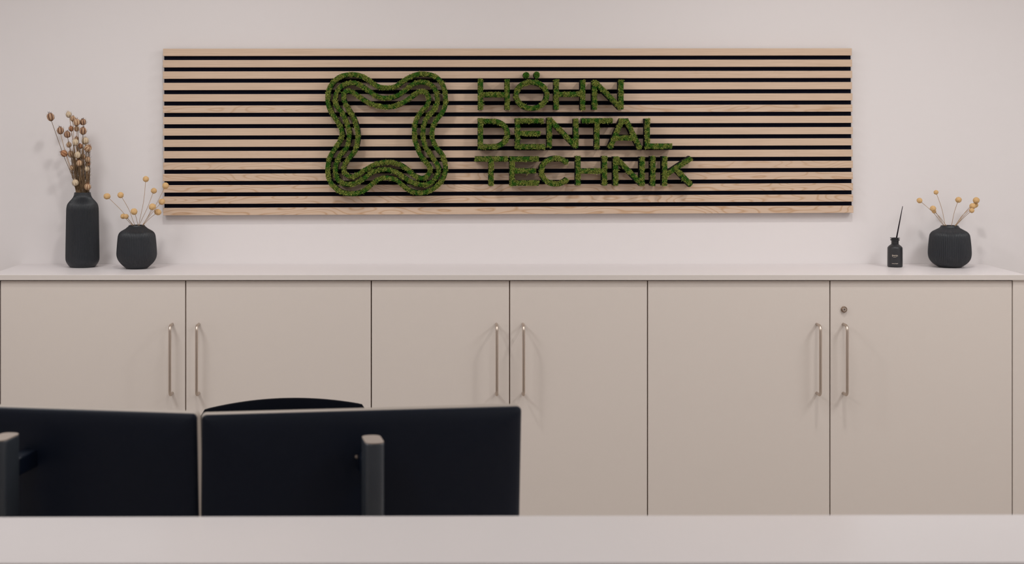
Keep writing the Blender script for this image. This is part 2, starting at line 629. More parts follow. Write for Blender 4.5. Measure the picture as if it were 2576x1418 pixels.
def make_moss_shape(name, strokes, label, group, width_px=13.6, cat='letter', dots=()):
    """strokes: list of (points in px, closed)"""
    w = width_px / F * DFACE
    all_pts = []
    strokes3 = [([fpt(*p) for p in pts], cl) for pts, cl in strokes]
    dots3 = [(fpt(x, y), r / F * DFACE, s) for x, y, r, s in dots]
    for pts, cl in strokes3:
        all_pts += pts
    cx = (min(p[0] for p in all_pts) + max(p[0] for p in all_pts)) / 2
    cz = min(p[1] for p in all_pts)
    root = empty(name, (cx, DS, cz))
    tag(root, label, cat, group)
    # --- black body
    verts, faces = [], []
    y0, y1 = -0.0003, -BODY
    for pts, cl in strokes3:
        L_, R_, _ = ribbon(pts, w, cl)
        n = len(pts)
        b0 = len(verts)
        for i in range(n):
            for (x, z), y in ((L_[i], y0), (L_[i], y1), (R_[i], y1), (R_[i], y0)):
                verts.append((x - cx, y, z - cz))
        for i in range(n if cl else n - 1):
            j = (i + 1) % n
            for k in range(4):
                k2 = (k + 1) % 4
                faces.append((b0 + i * 4 + k, b0 + i * 4 + k2, b0 + j * 4 + k2, b0 + j * 4 + k))
        if not cl:
            faces.append((b0 + 3, b0 + 2, b0 + 1, b0))
            e = b0 + (n - 1) * 4
            faces.append((e, e + 1, e + 2, e + 3))
    for (x, z), r, s in dots3:
        b0 = len(verts)
        N = 20
        for y in (y0, y1):
            for k in range(N):
                a = 2 * math.pi * k / N
                verts.append((x - cx + r * math.cos(a), y, z - cz + r * s * math.sin(a)))
        for k in range(N):
            faces.append((b0 + k, b0 + (k + 1) % N, b0 + N + (k + 1) % N, b0 + N + k))
        faces.append(tuple(b0 + N + k for k in range(N)))
        faces.append(tuple(b0 + N - 1 - k for k in range(N)))
    me = mesh_from('letter_body', verts, faces)
    link('backing_block', me, root, M_MDF)
    # --- moss: mounded base plus thousands of leaflets
    S = []   # x, z, u(-1..1), half-width
    for pts, cl in strokes3:
        arr = np.array(pts)
        if cl:
            arr = np.vstack([arr, arr[:1]])
        seg = np.diff(arr, axis=0)
        ln = np.hypot(seg[:, 0], seg[:, 1])
        tot = ln.sum()
        n = int(tot * w * 1e6 * 0.5)        # tufts per mm2
        s = rng.random(n) * tot
        cum = np.concatenate([[0], np.cumsum(ln)])
        idx = np.clip(np.searchsorted(cum, s) - 1, 0, len(ln) - 1)
        t = (s - cum[idx]) / ln[idx]
        c = arr[idx] + seg[idx] * t[:, None]
        nr = np.stack([-seg[idx, 1], seg[idx, 0]], 1) / ln[idx][:, None]
        u = rng.uniform(-1, 1, n)
        hw = w / 2 * 0.82
        pos = c + nr * (u * hw)[:, None]
        S.append(np.column_stack([pos, nr * u[:, None], 1 - np.abs(u)]))
    for (x, z), r, s_ in dots3:
        n = int(math.pi * r * r * s_ * 1e6 * 0.7)
        a = rng.random(n) * 2 * math.pi
        q = np.sqrt(rng.random(n))
        S.append(np.column_stack([x + r * .95 * q * np.cos(a), z + r * s_ * .95 * q * np.sin(a),
                                  q * np.cos(a), q * np.sin(a), 1 - q]))
    S = np.vstack(S)
    n = len(S)
    # field choosing sort of moss and clump height
    fld = np.array([noise.noise(Vector((p[0] * 62, 3.1, p[1] * 62))) for p in S])
    fld2 = np.array([noise.noise(Vector((p[0] * 190, 9.1, p[1] * 190))) for p in S])
    kind = np.clip(0.46 + fld * 1.9 + fld2 * 1.3, 0, 1)
    dotm = np.zeros(n, bool)
    if dots3:
        for (x, z), r, s_ in dots3:
            dotm |= np.hypot(S[:, 0] - x, (S[:, 1] - z) / s_) < r * 1.05
        kind[dotm] *= 0.1
    mound = 0.006 * np.sqrt(np.clip(S[:, 4], 0, 1)) + 0.006 * fld2
    base = np.column_stack([S[:, 0] - cx, -BODY - np.clip(mound, 0, .02) + 0.001, S[:, 1] - cz])
    NB = 4
    base = np.repeat(base, NB, 0)
    k_ = np.repeat(kind, NB) * .85 + rng.normal(0, .27, n * NB)
    k_ = np.clip(k_, 0, 1)
    out = np.repeat(S[:, 2:4], NB, 0)
    lat = rng.normal(0, 1.0, (n * NB, 2))
    d = np.column_stack([out[:, 0] * .55 + lat[:, 0] * 1.0, -0.75 * np.ones(n * NB), out[:, 1] * .55 + lat[:, 1] * 1.0])
    d /= np.linalg.norm(d, axis=1)[:, None]
    length = np.where(k_ > .45, rng.uniform(.0020, .0058, n * NB), rng.uniform(.0014, .0030, n * NB))
    stray = rng.random(n * NB) > .985
    length = np.where(stray & (k_ > .4), length * 2.0, length)
    base += rng.normal(0, .0006, base.shape)
    # blade side vector
    r2 = rng.normal(0, 1, d.shape)
    side = np.cross(d, r2)
    side /= np.linalg.norm(side, axis=1)[:, None]
    wd = np.where(k_ > .5, .0009, .0007)[:, None]
    mid = base + d * (length * .55)[:, None]
    bend = rng.normal(0, .8, d.shape)
    d2 = d + bend
    d2 /= np.linalg.norm(d2, axis=1)[:, None]
    tip = mid + d2 * (length * .55)[:, None]
    V = np.stack([base, mid + side * wd, tip, mid - side * wd], 1).reshape(-1, 3)
    nb = n * NB
    rb = rng.random(nb)
    colr = np.zeros((nb, 4, 4), np.float32)
    colr[:, 0, 0] = 0.0
    colr[:, 1, 0] = 0.55
    colr[:, 3, 0] = 0.55
    colr[:, 2, 0] = 1.0
    colr[:, :, 1] = k_[:, None]
    colr[:, :, 2] = rb[:, None]
    colr[:, :, 3] = 1
    quads = np.arange(nb * 4).reshape(-1, 4)
    tris = None
    # mounded base strip
    bv, bf, bc = [], [], []
    off = nb * 4
    for pts, cl in strokes3:
        # resample
        L_, R_, nor = ribbon(pts, w * .9, cl)
        nn = len(pts)
        b0 = off + len(bv)
        prof = [(-1, 0), (-.75, .5), (-.3, .92), (.3, .92), (.75, .5), (1, 0)]
        for i in range(nn):
            for uu, hh in prof:
                x = pts[i][0] + nor[i][0] * uu * w / 2 * .84
                z = pts[i][1] + nor[i][1] * uu * w / 2 * .84
                hgt = hh * 0.005 + 0.0015 * noise.noise(Vector((x * 150, 1, z * 150)))
                bv.append((x - cx, -BODY - hgt, z - cz))
                bc.append((0.1, 0.15, 0.4, 1))
        m_ = len(prof)
        for i in range(nn if cl else nn - 1):
            j = (i + 1) % nn
            for k in range(m_ - 1):
                bf.append((b0 + i * m_ + k, b0 + i * m_ + k + 1, b0 + j * m_ + k + 1, b0 + j * m_ + k))
    allv = np.vstack([V, np.array(bv).reshape(-1, 3)]).astype(np.float32)
    allf = np.vstack([quads, np.array(bf, dtype=np.int64).reshape(-1, 4)]).astype(np.int32)
    allc = np.vstack([colr.reshape(-1, 4), np.array(bc, dtype=np.float32).reshape(-1, 4)])
    me = bpy.data.meshes.new('moss')
    me.vertices.add(len(allv))
    me.vertices.foreach_set('co', allv.ravel())
    me.loops.add(allf.size)
    me.loops.foreach_set('vertex_index', allf.ravel())
    me.polygons.add(len(allf))
    me.polygons.foreach_set('loop_start', np.arange(0, allf.size, 4, dtype=np.int32))
    me.update(calc_edges=True)
    ca = me.color_attributes.new('tint', 'FLOAT_COLOR', 'POINT')
    ca.data.foreach_set('color', allc.astype(np.float32).ravel())
    mo = link('moss', me, root, M_MOSS)
    mo['kind'] = 'stuff'
    return root, nb


def tr(pts, s, ox, oy):
    return [(ox + x / s, oy + y / s) for x, y in pts]


def T(pts):
    return tr(pts, 4.0508, 1170, 150)


def seg(a, b, k=6):
    return [(a[0] + (b[0] - a[0]) * i / k, a[1] + (b[1] - a[1]) * i / k) for i in range(k + 1)]


def poly(*pts):
    out = []
    for a, b in zip(pts[:-1], pts[1:]):
        s = seg(a, b)
        out += s if not out else s[1:]
    return out


def arc(cx, cy, rx, ry, a0, a1, n=40):
    return [(cx + rx * math.cos(math.radians(a0 + (a1 - a0) * i / n)),
             cy + ry * math.sin(math.radians(a0 + (a1 - a0) * i / n))) for i in range(n + 1)]


G1 = 'moss letters of the upper word'
G2 = 'moss letters of the middle word'
G3 = 'moss letters of the lower word'
letters = [
    ([seg((158, 198), (158, 510)), seg((430, 200), (430, 510)), seg((165, 357), (425, 357))], [],
     'green moss letter H opening the upper word HÖHN, beside the moss emblem', G1),
    ([(arc(677, 361, 157, 134, 0, 360)[:-1], True)], [(624, 158, 7.8, 1.0), (730, 156, 7.4, 1.18)],
     'green moss letter O with two umlaut dots in the word HÖHN', G1),
    ([seg((930, 203), (930, 510)), seg((1200, 208), (1200, 510)), seg((935, 352), (1195, 352))], [],
     'green moss letter H after the umlaut O in the word HÖHN', G1),
    ([seg((1320, 212), (1320, 508)), seg((1590, 208), (1590, 505)), seg((1322, 225), (1585, 492))], [],
     'green moss letter N ending the upper word HÖHN', G1),
    ([seg((157, 598), (157, 908)), poly((157, 627), (285, 627)) + arc(285, 757, 148, 130, -90, 90, 30)[1:] + poly((285, 887), (157, 887))[1:]], [],
     'green moss letter D opening the middle word DENTAL', G2),
    ([seg((535, 598), (535, 910)), seg((535, 624), (797, 624)), seg((535, 752), (765, 752)), seg((535, 886), (812, 886))], [],
     'green moss letter E between D and N in the word DENTAL', G2),
    ([seg((860, 592), (860, 893)), seg((1130, 600), (1130, 897)), seg((865, 612), (1125, 880))], [],
     'green moss letter N in the word DENTAL', G2),
    ([seg((1190, 622), (1502, 622)), seg((1345, 625), (1345, 908))], [],
     'green moss letter T in the word DENTAL', G2),
    ([seg((1603, 608), (1475, 902)), seg((1638, 608), (1785, 905)), seg((1590, 625), (1652, 625), 3), seg((1530, 798), (1735, 798))], [],
     'green moss letter A in the word DENTAL', G2),
    ([seg((1858, 600), (1858, 905)), seg((1858, 881), (2108, 881))], [],
     'green moss letter L ending the middle word DENTAL', G2),
    ([seg((103, 1011), (432, 1011)), seg((265, 1012), (265, 1283))], [],
     'green moss letter T opening the lower word TECHNIK', G3),
    ([seg((480, 986), (480, 1284)), seg((480, 1012), (748, 1012)), seg((480, 1134), (718, 1134)), seg((480, 1258), (750, 1258))], [],
     'green moss letter E in the word TECHNIK', G3),
    ([arc(925, 1136, 148, 131, -38, -322, 44)], [],
     'green moss letter C in the word TECHNIK', G3),
    ([seg((1152, 983), (1152, 1280)), seg((1422, 983), (1422, 1280)), seg((1157, 1135), (1417, 1135))], [],
     'green moss letter H in the word TECHNIK', G3),
    ([seg((1535, 988), (1535, 1282)), seg((1805, 990), (1805, 1282)), seg((1540, 1005), (1800, 1268))], [],
     'green moss letter N in the word TECHNIK', G3),
    ([seg((1915, 985), (1915, 1284))], [],
     'green moss letter I, the single upright stroke in the word TECHNIK', G3),
    ([seg((2035, 985), (2035, 1284)), seg((2040, 1178), (2305, 1003)), seg((2140, 1105), (2308, 1280))], [],
     'green moss letter K ending the lower word TECHNIK', G3),
]
total = 0
for strokes, dots, label, grp in letters:
    st = []
    for s in strokes:
        if isinstance(s, tuple):
            st.append((T(s[0]), s[1]))
        else:
            st.append((T(s), False))
    dd = [(1170 + x / 4.0508, 150 + y / 4.0508, r, s_) for x, y, r, s_ in dots]
    _, nb = make_moss_shape('moss_letter', st, label, grp, 13.0, 'letter', dd)
    total += nb

OUTER = [(390, 143), (300, 160), (235, 205), (190, 270), (170, 350), (175, 430), (200, 500), (245, 570), (290, 640), (308, 710),
         (290, 780), (245, 850), (200, 920), (175, 1000), (170, 1080), (185, 1160), (225, 1220), (290, 1270), (370, 1292),
         (450, 1288), (530, 1258), (590, 1205), (660, 1155), (740, 1138), (820, 1155), (880, 1200), (940, 1250), (1010, 1280),
         (1080, 1285), (1160, 1260), (1230, 1210), (1280, 1150), (1305, 1070), (1300, 990), (1270, 910), (1220, 850),
         (1185, 780), (1175, 700), (1195, 620), (1235, 560), (1280, 500), (1305, 430), (1305, 350), (1290, 270), (1250, 200),
         (1190, 155), (1110, 138), (1030, 142), (950, 175), (880, 220), (820, 260), (750, 272), (670, 263), (600, 225),
         (540, 180), (470, 150)]
MIDDLE = [(400, 222), (330, 238), (278, 280), (248, 340), (242, 410), (265, 460), (310, 515), (345, 590), (370, 660), (378, 730),
          (370, 800), (340, 865), (290, 925), (258, 985), (243, 1060), (255, 1130), (300, 1185), (370, 1205), (440, 1190),
          (520, 1145), (600, 1085), (680, 1062), (760, 1062), (830, 1085), (890, 1125), (960, 1170), (1030, 1200), (1110, 1205), (1180, 1175),
          (1230, 1110), (1240, 1040), (1200, 970), (1150, 900), (1108, 830), (1088, 740), (1092, 660), (1110, 590), (1150, 530),
          (1195, 480), (1225, 410), (1220, 330), (1185, 260), (1130, 225), (1060, 215), (990, 238), (930, 285), (860, 335),
          (790, 362), (720, 370), (650, 355), (580, 310), (510, 262), (450, 230)]
INNER = [(355, 300), (410, 312), (470, 355), (530, 395), (600, 430), (680, 450), (760, 455), (840, 440), (920, 400), (990, 350),
         (1055, 308), (1110, 315), (1143, 360), (1135, 430), (1090, 480), (1045, 540), (1015, 610), (1005, 690), (1010, 770),
         (1035, 850), (1065, 920), (1110, 980), (1150, 1030), (1155, 1080), (1120, 1130), (1070, 1145), (1010, 1120),
         (950, 1070), (880, 1020), (800, 992), (720, 988), (640, 1005), (570, 1040), (500, 1080), (430, 1125), (380, 1125),
         (335, 1095), (325, 1040), (350, 985), (400, 920), (440, 860), (460, 780), (460, 700), (440, 610), (410, 540),
         (365, 470), (330, 400), (322, 340)]
for ring, lab in ((OUTER, 'largest, outer wavy green moss ring of the four-cornered emblem on the slats'),
                  (MIDDLE, 'middle wavy green moss ring between the outer and inner rings of the emblem'),
                  (INNER, 'smallest, inner wavy green moss ring of the four-cornered emblem on the slats')):
    pts = tr(catmull(ring, 4, True), 3.8325, 780, 150)
    _, nb = make_moss_shape('moss_ring', [(pts, True)], lab, 'moss rings of the emblem', 11.8, 'moss emblem')
    total += nb
print('moss blades', total)

# ------------------------------------------------------------------ vases
def interp(prof, n):
    """prof: (z, r) list -> n samples, smooth"""
    pts = catmull(prof, 6, False)
    out = []
    for z, r in pts:
        out.append((z, r))
    return out


def vase(px, base_py, prof_px, scale_d, label, ribs=68):
    """profile in pixels above the base; rib relief fades at neck and base"""
    k = scale_d / F
    rmax = max(r for _, r in prof_px) * k
    base = P(px, base_py, scale_d)
    front = (HC - ZT) * F / (base_py - VY)      # distance of the visible front of the foot
    r0 = prof_px[0][1] * k
    cy = front + r0
    cx = (px - VX) / F * cy
    k = cy / F
    H = prof_px[-1][0] * k
    outer = [(z * k, r * k) for z, r in prof_px]
    outer = interp(outer, 0)
    N = ribs * 6
    verts, faces = [], []
    rings = []
    for z, r in outer:
        t = z / H
        fade = min(1, max(0, (t - 0.04) / 0.08)) * min(1, max(0, (0.985 - t) / 0.05))
        if r < rmax * 0.55 and t > 0.8:
            fade *= 0.5
        rings.append((z, r, fade))
    zi, ri = rings[-1][0], rings[-1][1]
    th = 0.0032
    rings.append((zi + 0.0006, ri - th * 0.5, 0))
    rings.append((zi, ri - th, 0))
    for z, r, f in reversed(rings[4:-3]):
        rings.append((z, max(r - th - 0.0012, 0.003), 0))
    rings.append((0.005, 0.004, 0))
    amp = 0.0014
    for z, r, f in rings:
        for j in range(N):
            a = 2 * math.pi * j / N
            c = abs(math.sin(a * ribs / 2))
            rr = r - amp * f * (1 - c) * 1.5
            verts.append((rr * math.cos(a), rr * math.sin(a), z))
    for i in range(len(rings) - 1):
        for j in range(N):
            j2 = (j + 1) % N
            faces.append((i * N + j, i * N + j2, (i + 1) * N + j2, (i + 1) * N + j))
    faces.append(tuple(reversed(range(N))))
    faces.append(tuple(range((len(rings) - 1) * N, len(rings) * N)))
    o = link('ribbed_vase', mesh_from('ribbed_vase', verts, faces, True), None, M_VASE, (cx, cy, ZT + 0.0003))
    tag(o, label, 'vase', 'black ribbed vases on the worktop')
    return o, cx, cy, H


tall, tx, ty, tH = vase(207.5, 674, [(0, 30), (1.5, 32), (7, 36.5), (14, 40.3), (22, 41.8), (45, 41.7), (100, 40.8), (140, 40), (150, 39.3), (158, 37),
                                     (165, 32), (172, 25.5), (178, 22), (183, 20.8), (187, 20.3)], 5.03,
                        'tall cylindrical black ribbed vase holding dried seed pods')
lv, lx, ly, lH = vase(344, 677.3, [(0, 25), (1, 27), (7, 34), (14, 41), (22, 46.5), (32, 49.8), (44, 50), (75, 47.5), (86, 45.2), (92, 41), (96, 35),
                                   (100, 28), (103, 24.5), (106, 21), (108.5, 19.6)], 5.0,
                      'squat round black ribbed vase beside the tall one, holding yellow button flowers')
rv, rx, ry, rH = vase(2389, 674, [(0, 26), (1, 28.5), (7, 38), (14, 45.5), (22, 50.3), (32, 52.3), (44, 52.2), (60, 51), (78, 48.8), (84, 46.5), (89, 42), (93, 35),
                                  (97, 27.5), (99, 24.4), (101.5, 22.4), (104, 21.3)], 5.02,
                      'squat round black ribbed vase at the right end, beside the reed diffuser')

# ------------------------------------------------------------------ reed diffuser
front = (HC - ZT) * F / (672.8 - VY)
bcy = front + 0.0245
k = bcy / F
bx = (2251.4 - VX) * k
diff = empty('reed_diffuser', (bx, bcy, ZT + 0.0003))
tag(diff, 'small black reed diffuser bottle with one black reed, left of the right vase', 'reed diffuser')


def lathe(name, prof, n=48, closed_top=True):
    verts, faces = [], []
    for z, r in prof:
        for j in range(n):
            a = 2 * math.pi * j / n
            verts.append((r * math.cos(a), r * math.sin(a), z))
    for i in range(len(prof) - 1):
        for j in range(n):
            j2 = (j + 1) % n
            faces.append((i * n + j, i * n + j2, (i + 1) * n + j2, (i + 1) * n + j))
    faces.append(tuple(reversed(range(n))))
    if closed_top:
        faces.append(tuple(range((len(prof) - 1) * n, len(prof) * n)))
    return mesh_from(name, verts, faces, True)


bott = [(0, 16.4), (.6, 17.4), (1.8, 18.3), (4, 18.6), (10, 18.6), (30, 18.5), (46, 18.4), (48.5, 18.1), (50.5, 17), (53, 14.6), (55, 12.2), (56.5, 10), (57.6, 9.2)]
link('bottle_body', lathe('bottle_body', [(z * k, r * k) for z, r in bott]), diff, M_BOTTLE)
neck = [(57.4, 8.6), (58, 9.0), (65, 9.0), (66.2, 9.6), (67.2, 11.6), (69, 11.8), (69.4, 10), (69.8, 9.0), (71.4, 9.0), (71.8, 11.8), (72.4, 12.3), (73.2, 12.0),
        (73.3, 6), (68, 5), (60, 5)]
link('neck', lathe('neck', [(z * k, r * k) for z, r in neck], closed_top=True), diff, M_CAPD)
tip = P(2270.6, 518.5, bcy - 0.004)
mid = P(2255, 600, bcy)
b0 = mid + (mid - tip) * 0.5
reed = tube_mesh('reed', [v - diff.location for v in (b0, mid, (mid + tip) / 2, tip)], [2.0 * k, 1.9 * k, 1.45 * k, 0.8 * k], 12)
link('reed', reed, diff, M_REED)


def text_mesh(name, body, size, shear=0.0, offset=0.0):
    cu = bpy.data.curves.new(name, 'FONT')
    cu.body = body
    cu.size = size
    cu.align_x = 'CENTER'
    cu.align_y = 'CENTER'
    cu.shear = shear
    cu.offset = offset
    cu.extrude = 0.0001
    o = bpy.data.objects.new(name, cu)
    COL.objects.link(o)
    dg = bpy.context.evaluated_depsgraph_get()
    me = bpy.data.meshes.new_from_object(o.evaluated_get(dg))
    bpy.data.objects.remove(o)
    return me


PA = -math.atan2(bx, bcy)      # the print is turned towards the reception side


def wrap_print(me, R, z, dx=0.0):
    """bend flat lettering round the bottle front"""
    for v in me.vertices:
        a = (v.co.x + dx) / R + PA
        rr = R + 0.0001 + v.co.z
        v.co = Vector((rr * math.sin(a), -rr * math.cos(a), z + v.co.y))


R = 18.55 * k
t1 = text_mesh('brand_print', 'ipuro.', 6.4 * k, 0.15, 0.00012)
wrap_print(t1, R, 30.3 * k)
link('label_print', t1, diff, M_PRINT)
t2 = text_mesh('scent_print', 'sunny beach', 3.1 * k, 0, 0.0001)
wrap_print(t2, R, 9.8 * k)
link('label_print', t2, diff, M_PRINT)
sw = []
for i in range(13):
    u = i / 12
    x = (-5.0 + 10.5 * u) * k
    zz = (26.6 - 1.6 * math.sin(math.pi * (0.12 + u * .75)) + 1.8 * u) * k
    a = x / R + PA
    sw.append(((R + .0001) * math.sin(a), -(R + .0001) * math.cos(a), zz))
link('label_print', tube_mesh('underline_print', sw, [0.00025 + 0.0004 * math.sin(math.pi * i / 12) for i in range(13)], 6), diff, M_PRINT)

# ------------------------------------------------------------------ dried flowers
def ball_mesh(seed):
    bm = bmesh.new()
    bmesh.ops.create_icosphere(bm, subdivisions=4, radius=1.0)
    for v in bm.verts:
        n_ = v.co.normalized()
        c = noise.voronoi(n_ * 6.0 + Vector((seed, 0, 0)))[0][0]
        v.co = n_ * (1.0 + 0.22 * (0.35 - c) + 0.03 * noise.noise(n_ * 14 + Vector((seed, 1, 2)))
                     + 0.05 * noise.noise(n_ * 1.5 + Vector((seed * 3, 1, 2))))
        v.co.z *= 0.94
    me = bpy.data.meshes.new('flower_head')
    bm.to_mesh(me)
    bm.free()
    me.polygons.foreach_set('use_smooth', [True] * len(me.polygons))
    me.materials.append(M_BALL)
    return me


BALLS = [ball_mesh(s) for s in (0.0, 4.3, 9.7)]


def button_flower(px, py, rpx, d, mouth_px, mouth_py, cy, cxv, zbase, bend, label, group, asp=1.0):
    head = P(px, py, d)
    mth = P(mouth_px, mouth_py, cy + random.uniform(-.008, .008))
    mth.z = max(mth.z, zbase[1] + 0.002)
    dn = (mth - head).normalized()
    kk = min(0.07 / max(-dn.z, .05), 0.04 / max(abs(dn.x), .02))
    foot = mth + dn * kk
    foot.y = cy + (foot.y - cy) * .5
    r = rpx / F * d
    root = empty('button_flower', head)
    tag(root, label, 'dried flower', group)
    b = mth.lerp(head, 0.5) + Vector((bend / F * d, 0, 0.0))
    path = catmull([tuple(foot), tuple(mth), tuple(b), tuple(head - (head - b).normalized() * r * .7)], 6)
    link('stem', tube_mesh('stem', [Vector(p) - head for p in path], 0.00075, 6), root, M_STEM)
    h = link('flower_head', random.choice(BALLS), root)
    h.scale = (r * asp, r, r / asp * 1.02)
    h.rotation_euler = (random.uniform(-.4, .4), random.uniform(-.4, .4), random.uniform(0, 6))
    return root


GL = 'yellow button flowers in the left round vase'
GR = 'yellow button flowers in the right round vase'
zl = (ZT, ZT + lH)
s3 = 3.2238
LF = [  # x, y, r (crop px), depth offset, mouth x, bend, aspect, label
    (610, 753, 28, .01, 818, 6, 1.04, 'yellow button flower reaching furthest left out of the left round vase'),
    (720, 743, 26, -.01, 832, 6, .96, 'yellow button flower second from the left in the left round vase, high'),
    (829, 877, 29, -.03, 858, 2, 1.0, 'low yellow button flower standing upright in the middle of the left round vase'),
    (741, 915, 23, .015, 806, 2, 1.0, 'lowest yellow button flower at left, half hidden by its twin'),
    (764, 916, 22, -.015, 812, 1, 1.0, 'low yellow button flower overlapping its twin just left of the vase mouth'),
    (925, 613, 26, .0, 866, 5, .98, 'highest yellow button flower on a long upright stem, left round vase'),
    (990, 708, 25, .03, 872, 3, 1.0, 'yellow button flower below right of the highest one, left round vase'),
    (1085, 667, 28, -.01, 898, 6, .97, 'yellow button flower overlapping the edge of the slatted panel, upper'),
    (1055, 797, 27, .01, 902, -3, 1.0, 'yellow button flower touching the panel edge, furthest right but one'),
    (978, 838, 30, -.03, 900, 3, 1.03, 'large yellow button flower in the cluster right of the left round vase'),
    (1022, 881, 29, -.005, 904, -4, 1.06, 'lowest yellow button flower on the right side of the left round vase')]
for x, y, r, dz, mx, bd, asp, lab in LF:
    button_flower(80 + x / s3, 260 + y / s3, r / s3 * .98, ly + dz, 80 + mx / s3 + 0.5, 568.5, ly, lx, zl, bd * .6, lab, GL, asp)
s4 = 5.0634
zr = (ZT, ZT + rH)
RF = [
    (827, 325, 37, .01, 1128, 10, 'yellow button flower furthest left in the right round vase'),
    (1036, 220, 31, .03, 1150, 6, 'highest yellow button flower in the right round vase'),
    (998, 426, 39, -.02, 1135, 2, 'large yellow button flower low at left above its smaller twin, right vase'),
    (1012, 463, 28, .0, 1158, 4, 'small yellow button flower tucked under a larger one, right vase'),
    (1322, 316, 40, .0, 1232, -4, 'yellow button flower standing alone right of centre in the right round vase'),
    (1549, 322, 43, .015, 1285, -6, 'topmost yellow button flower of the cluster at the far right'),
    (1537, 383, 37, .03, 1290, -6, 'yellow button flower at the right of the far right cluster, second down'),
    (1503, 396, 41, -.015, 1280, -9, 'frontmost yellow button flower in the middle of the far right cluster'),
    (1492, 452, 33, -.03, 1295, -3, 'lowest yellow button flower of the far right cluster')]
for x, y, r, dz, mx, bd, lab in RF:
    button_flower(2150 + x / s4, 440 + y / s4, r / s4 * .98, ry + dz, 2150 + mx / s4 + 0.5, 571, ry, rx, zr, bd * .5, lab, GR)


def pod_mesh(seed, mat, lobes=6):
    """love-in-a-mist seed capsule, unit radius, pointing +z, with a crown of horns"""
    verts, faces, st = [], [], []
    N, M = 48, 16
    for i in range(M + 1):
        t = i / M
        ph = math.pi * t
        z = -math.cos(ph) * 1.12
        r = math.sin(ph) ** 0.85 if 0 < t < 1 else 0.02
        if t > 0.8:
            r = max(r, 0.32 * (1 - (t - .8) / .2) + 0.12)
        for j in range(N):
            a = 2 * math.pi * j / N
            c = math.cos(a * lobes + seed)
            g = max(0.0, -c) ** 3
            rr = r * (1 + 0.05 * c - 0.10 * g)
            verts.append((rr * math.cos(a), rr * math.sin(a), z))
            st.append(min(1.0, g * 1.4 + max(0, t - .8) * 1.5))
    for i in range(M):
        for j in range(N):
            j2 = (j + 1) % N
            faces.append((i * N + j, i * N + j2, (i + 1) * N + j2, (i + 1) * N + j))
    # horns of the crown
    for h in range(lobes):
        a = 2 * math.pi * (h + .5) / lobes
        b = len(verts)
        base = Vector((.22 * math.cos(a), .22 * math.sin(a), 1.02))
        tipv = Vector((.55 * math.cos(a + .2), .55 * math.sin(a + .2), 1.55 + .2 * math.sin(seed + h)))
        ax = Vector((-math.sin(a), math.cos(a), 0)) * .10
        ay = Vector((math.cos(a), math.sin(a), 0)) * .10
        verts += [tuple(base + ax), tuple(base + ay), tuple(base - ax), tuple(base - ay), tuple(tipv)]
        st += [1, 1, 1, 1, .8]
        for q in range(4):
            faces.append((b + q, b + (q + 1) % 4, b + 4))
    me = mesh_from('seed_pod', verts, faces, True)
    at = me.attributes.new('stripe', 'FLOAT', 'POINT')
    at.data.foreach_set('value', st)
    me.materials.append(mat)
    return me


def bract_mesh(seed):
    """thread-like bracts curling up round the pod"""
    rr = random.Random(seed)
    bm = bmesh.new()
    for h in range(9):
        a = 2 * math.pi * h / 9 + rr.uniform(-.2, .2)
        R1 = rr.uniform(1.05, 1.5)
        pts = []
        for q in range(6):
            t = q / 5
            rad = R1 * math.sin(t * 1.5) * (1 + .1 * rr.random())
            pts.append((rad * math.cos(a + t * .3), rad * math.sin(a + t * .3), -1.15 + t * t * rr.uniform(.9, 2.4)))
        me = tube_mesh('t', pts, [.05, .045, .04, .035, .03, .02], 4)
        bm.from_mesh(me)
        bpy.data.meshes.remove(me)
    me = bpy.data.meshes.new('bracts')
    bm.to_mesh(me)
    bm.free()
    me.materials.append(M_STEM_DK)
    return me


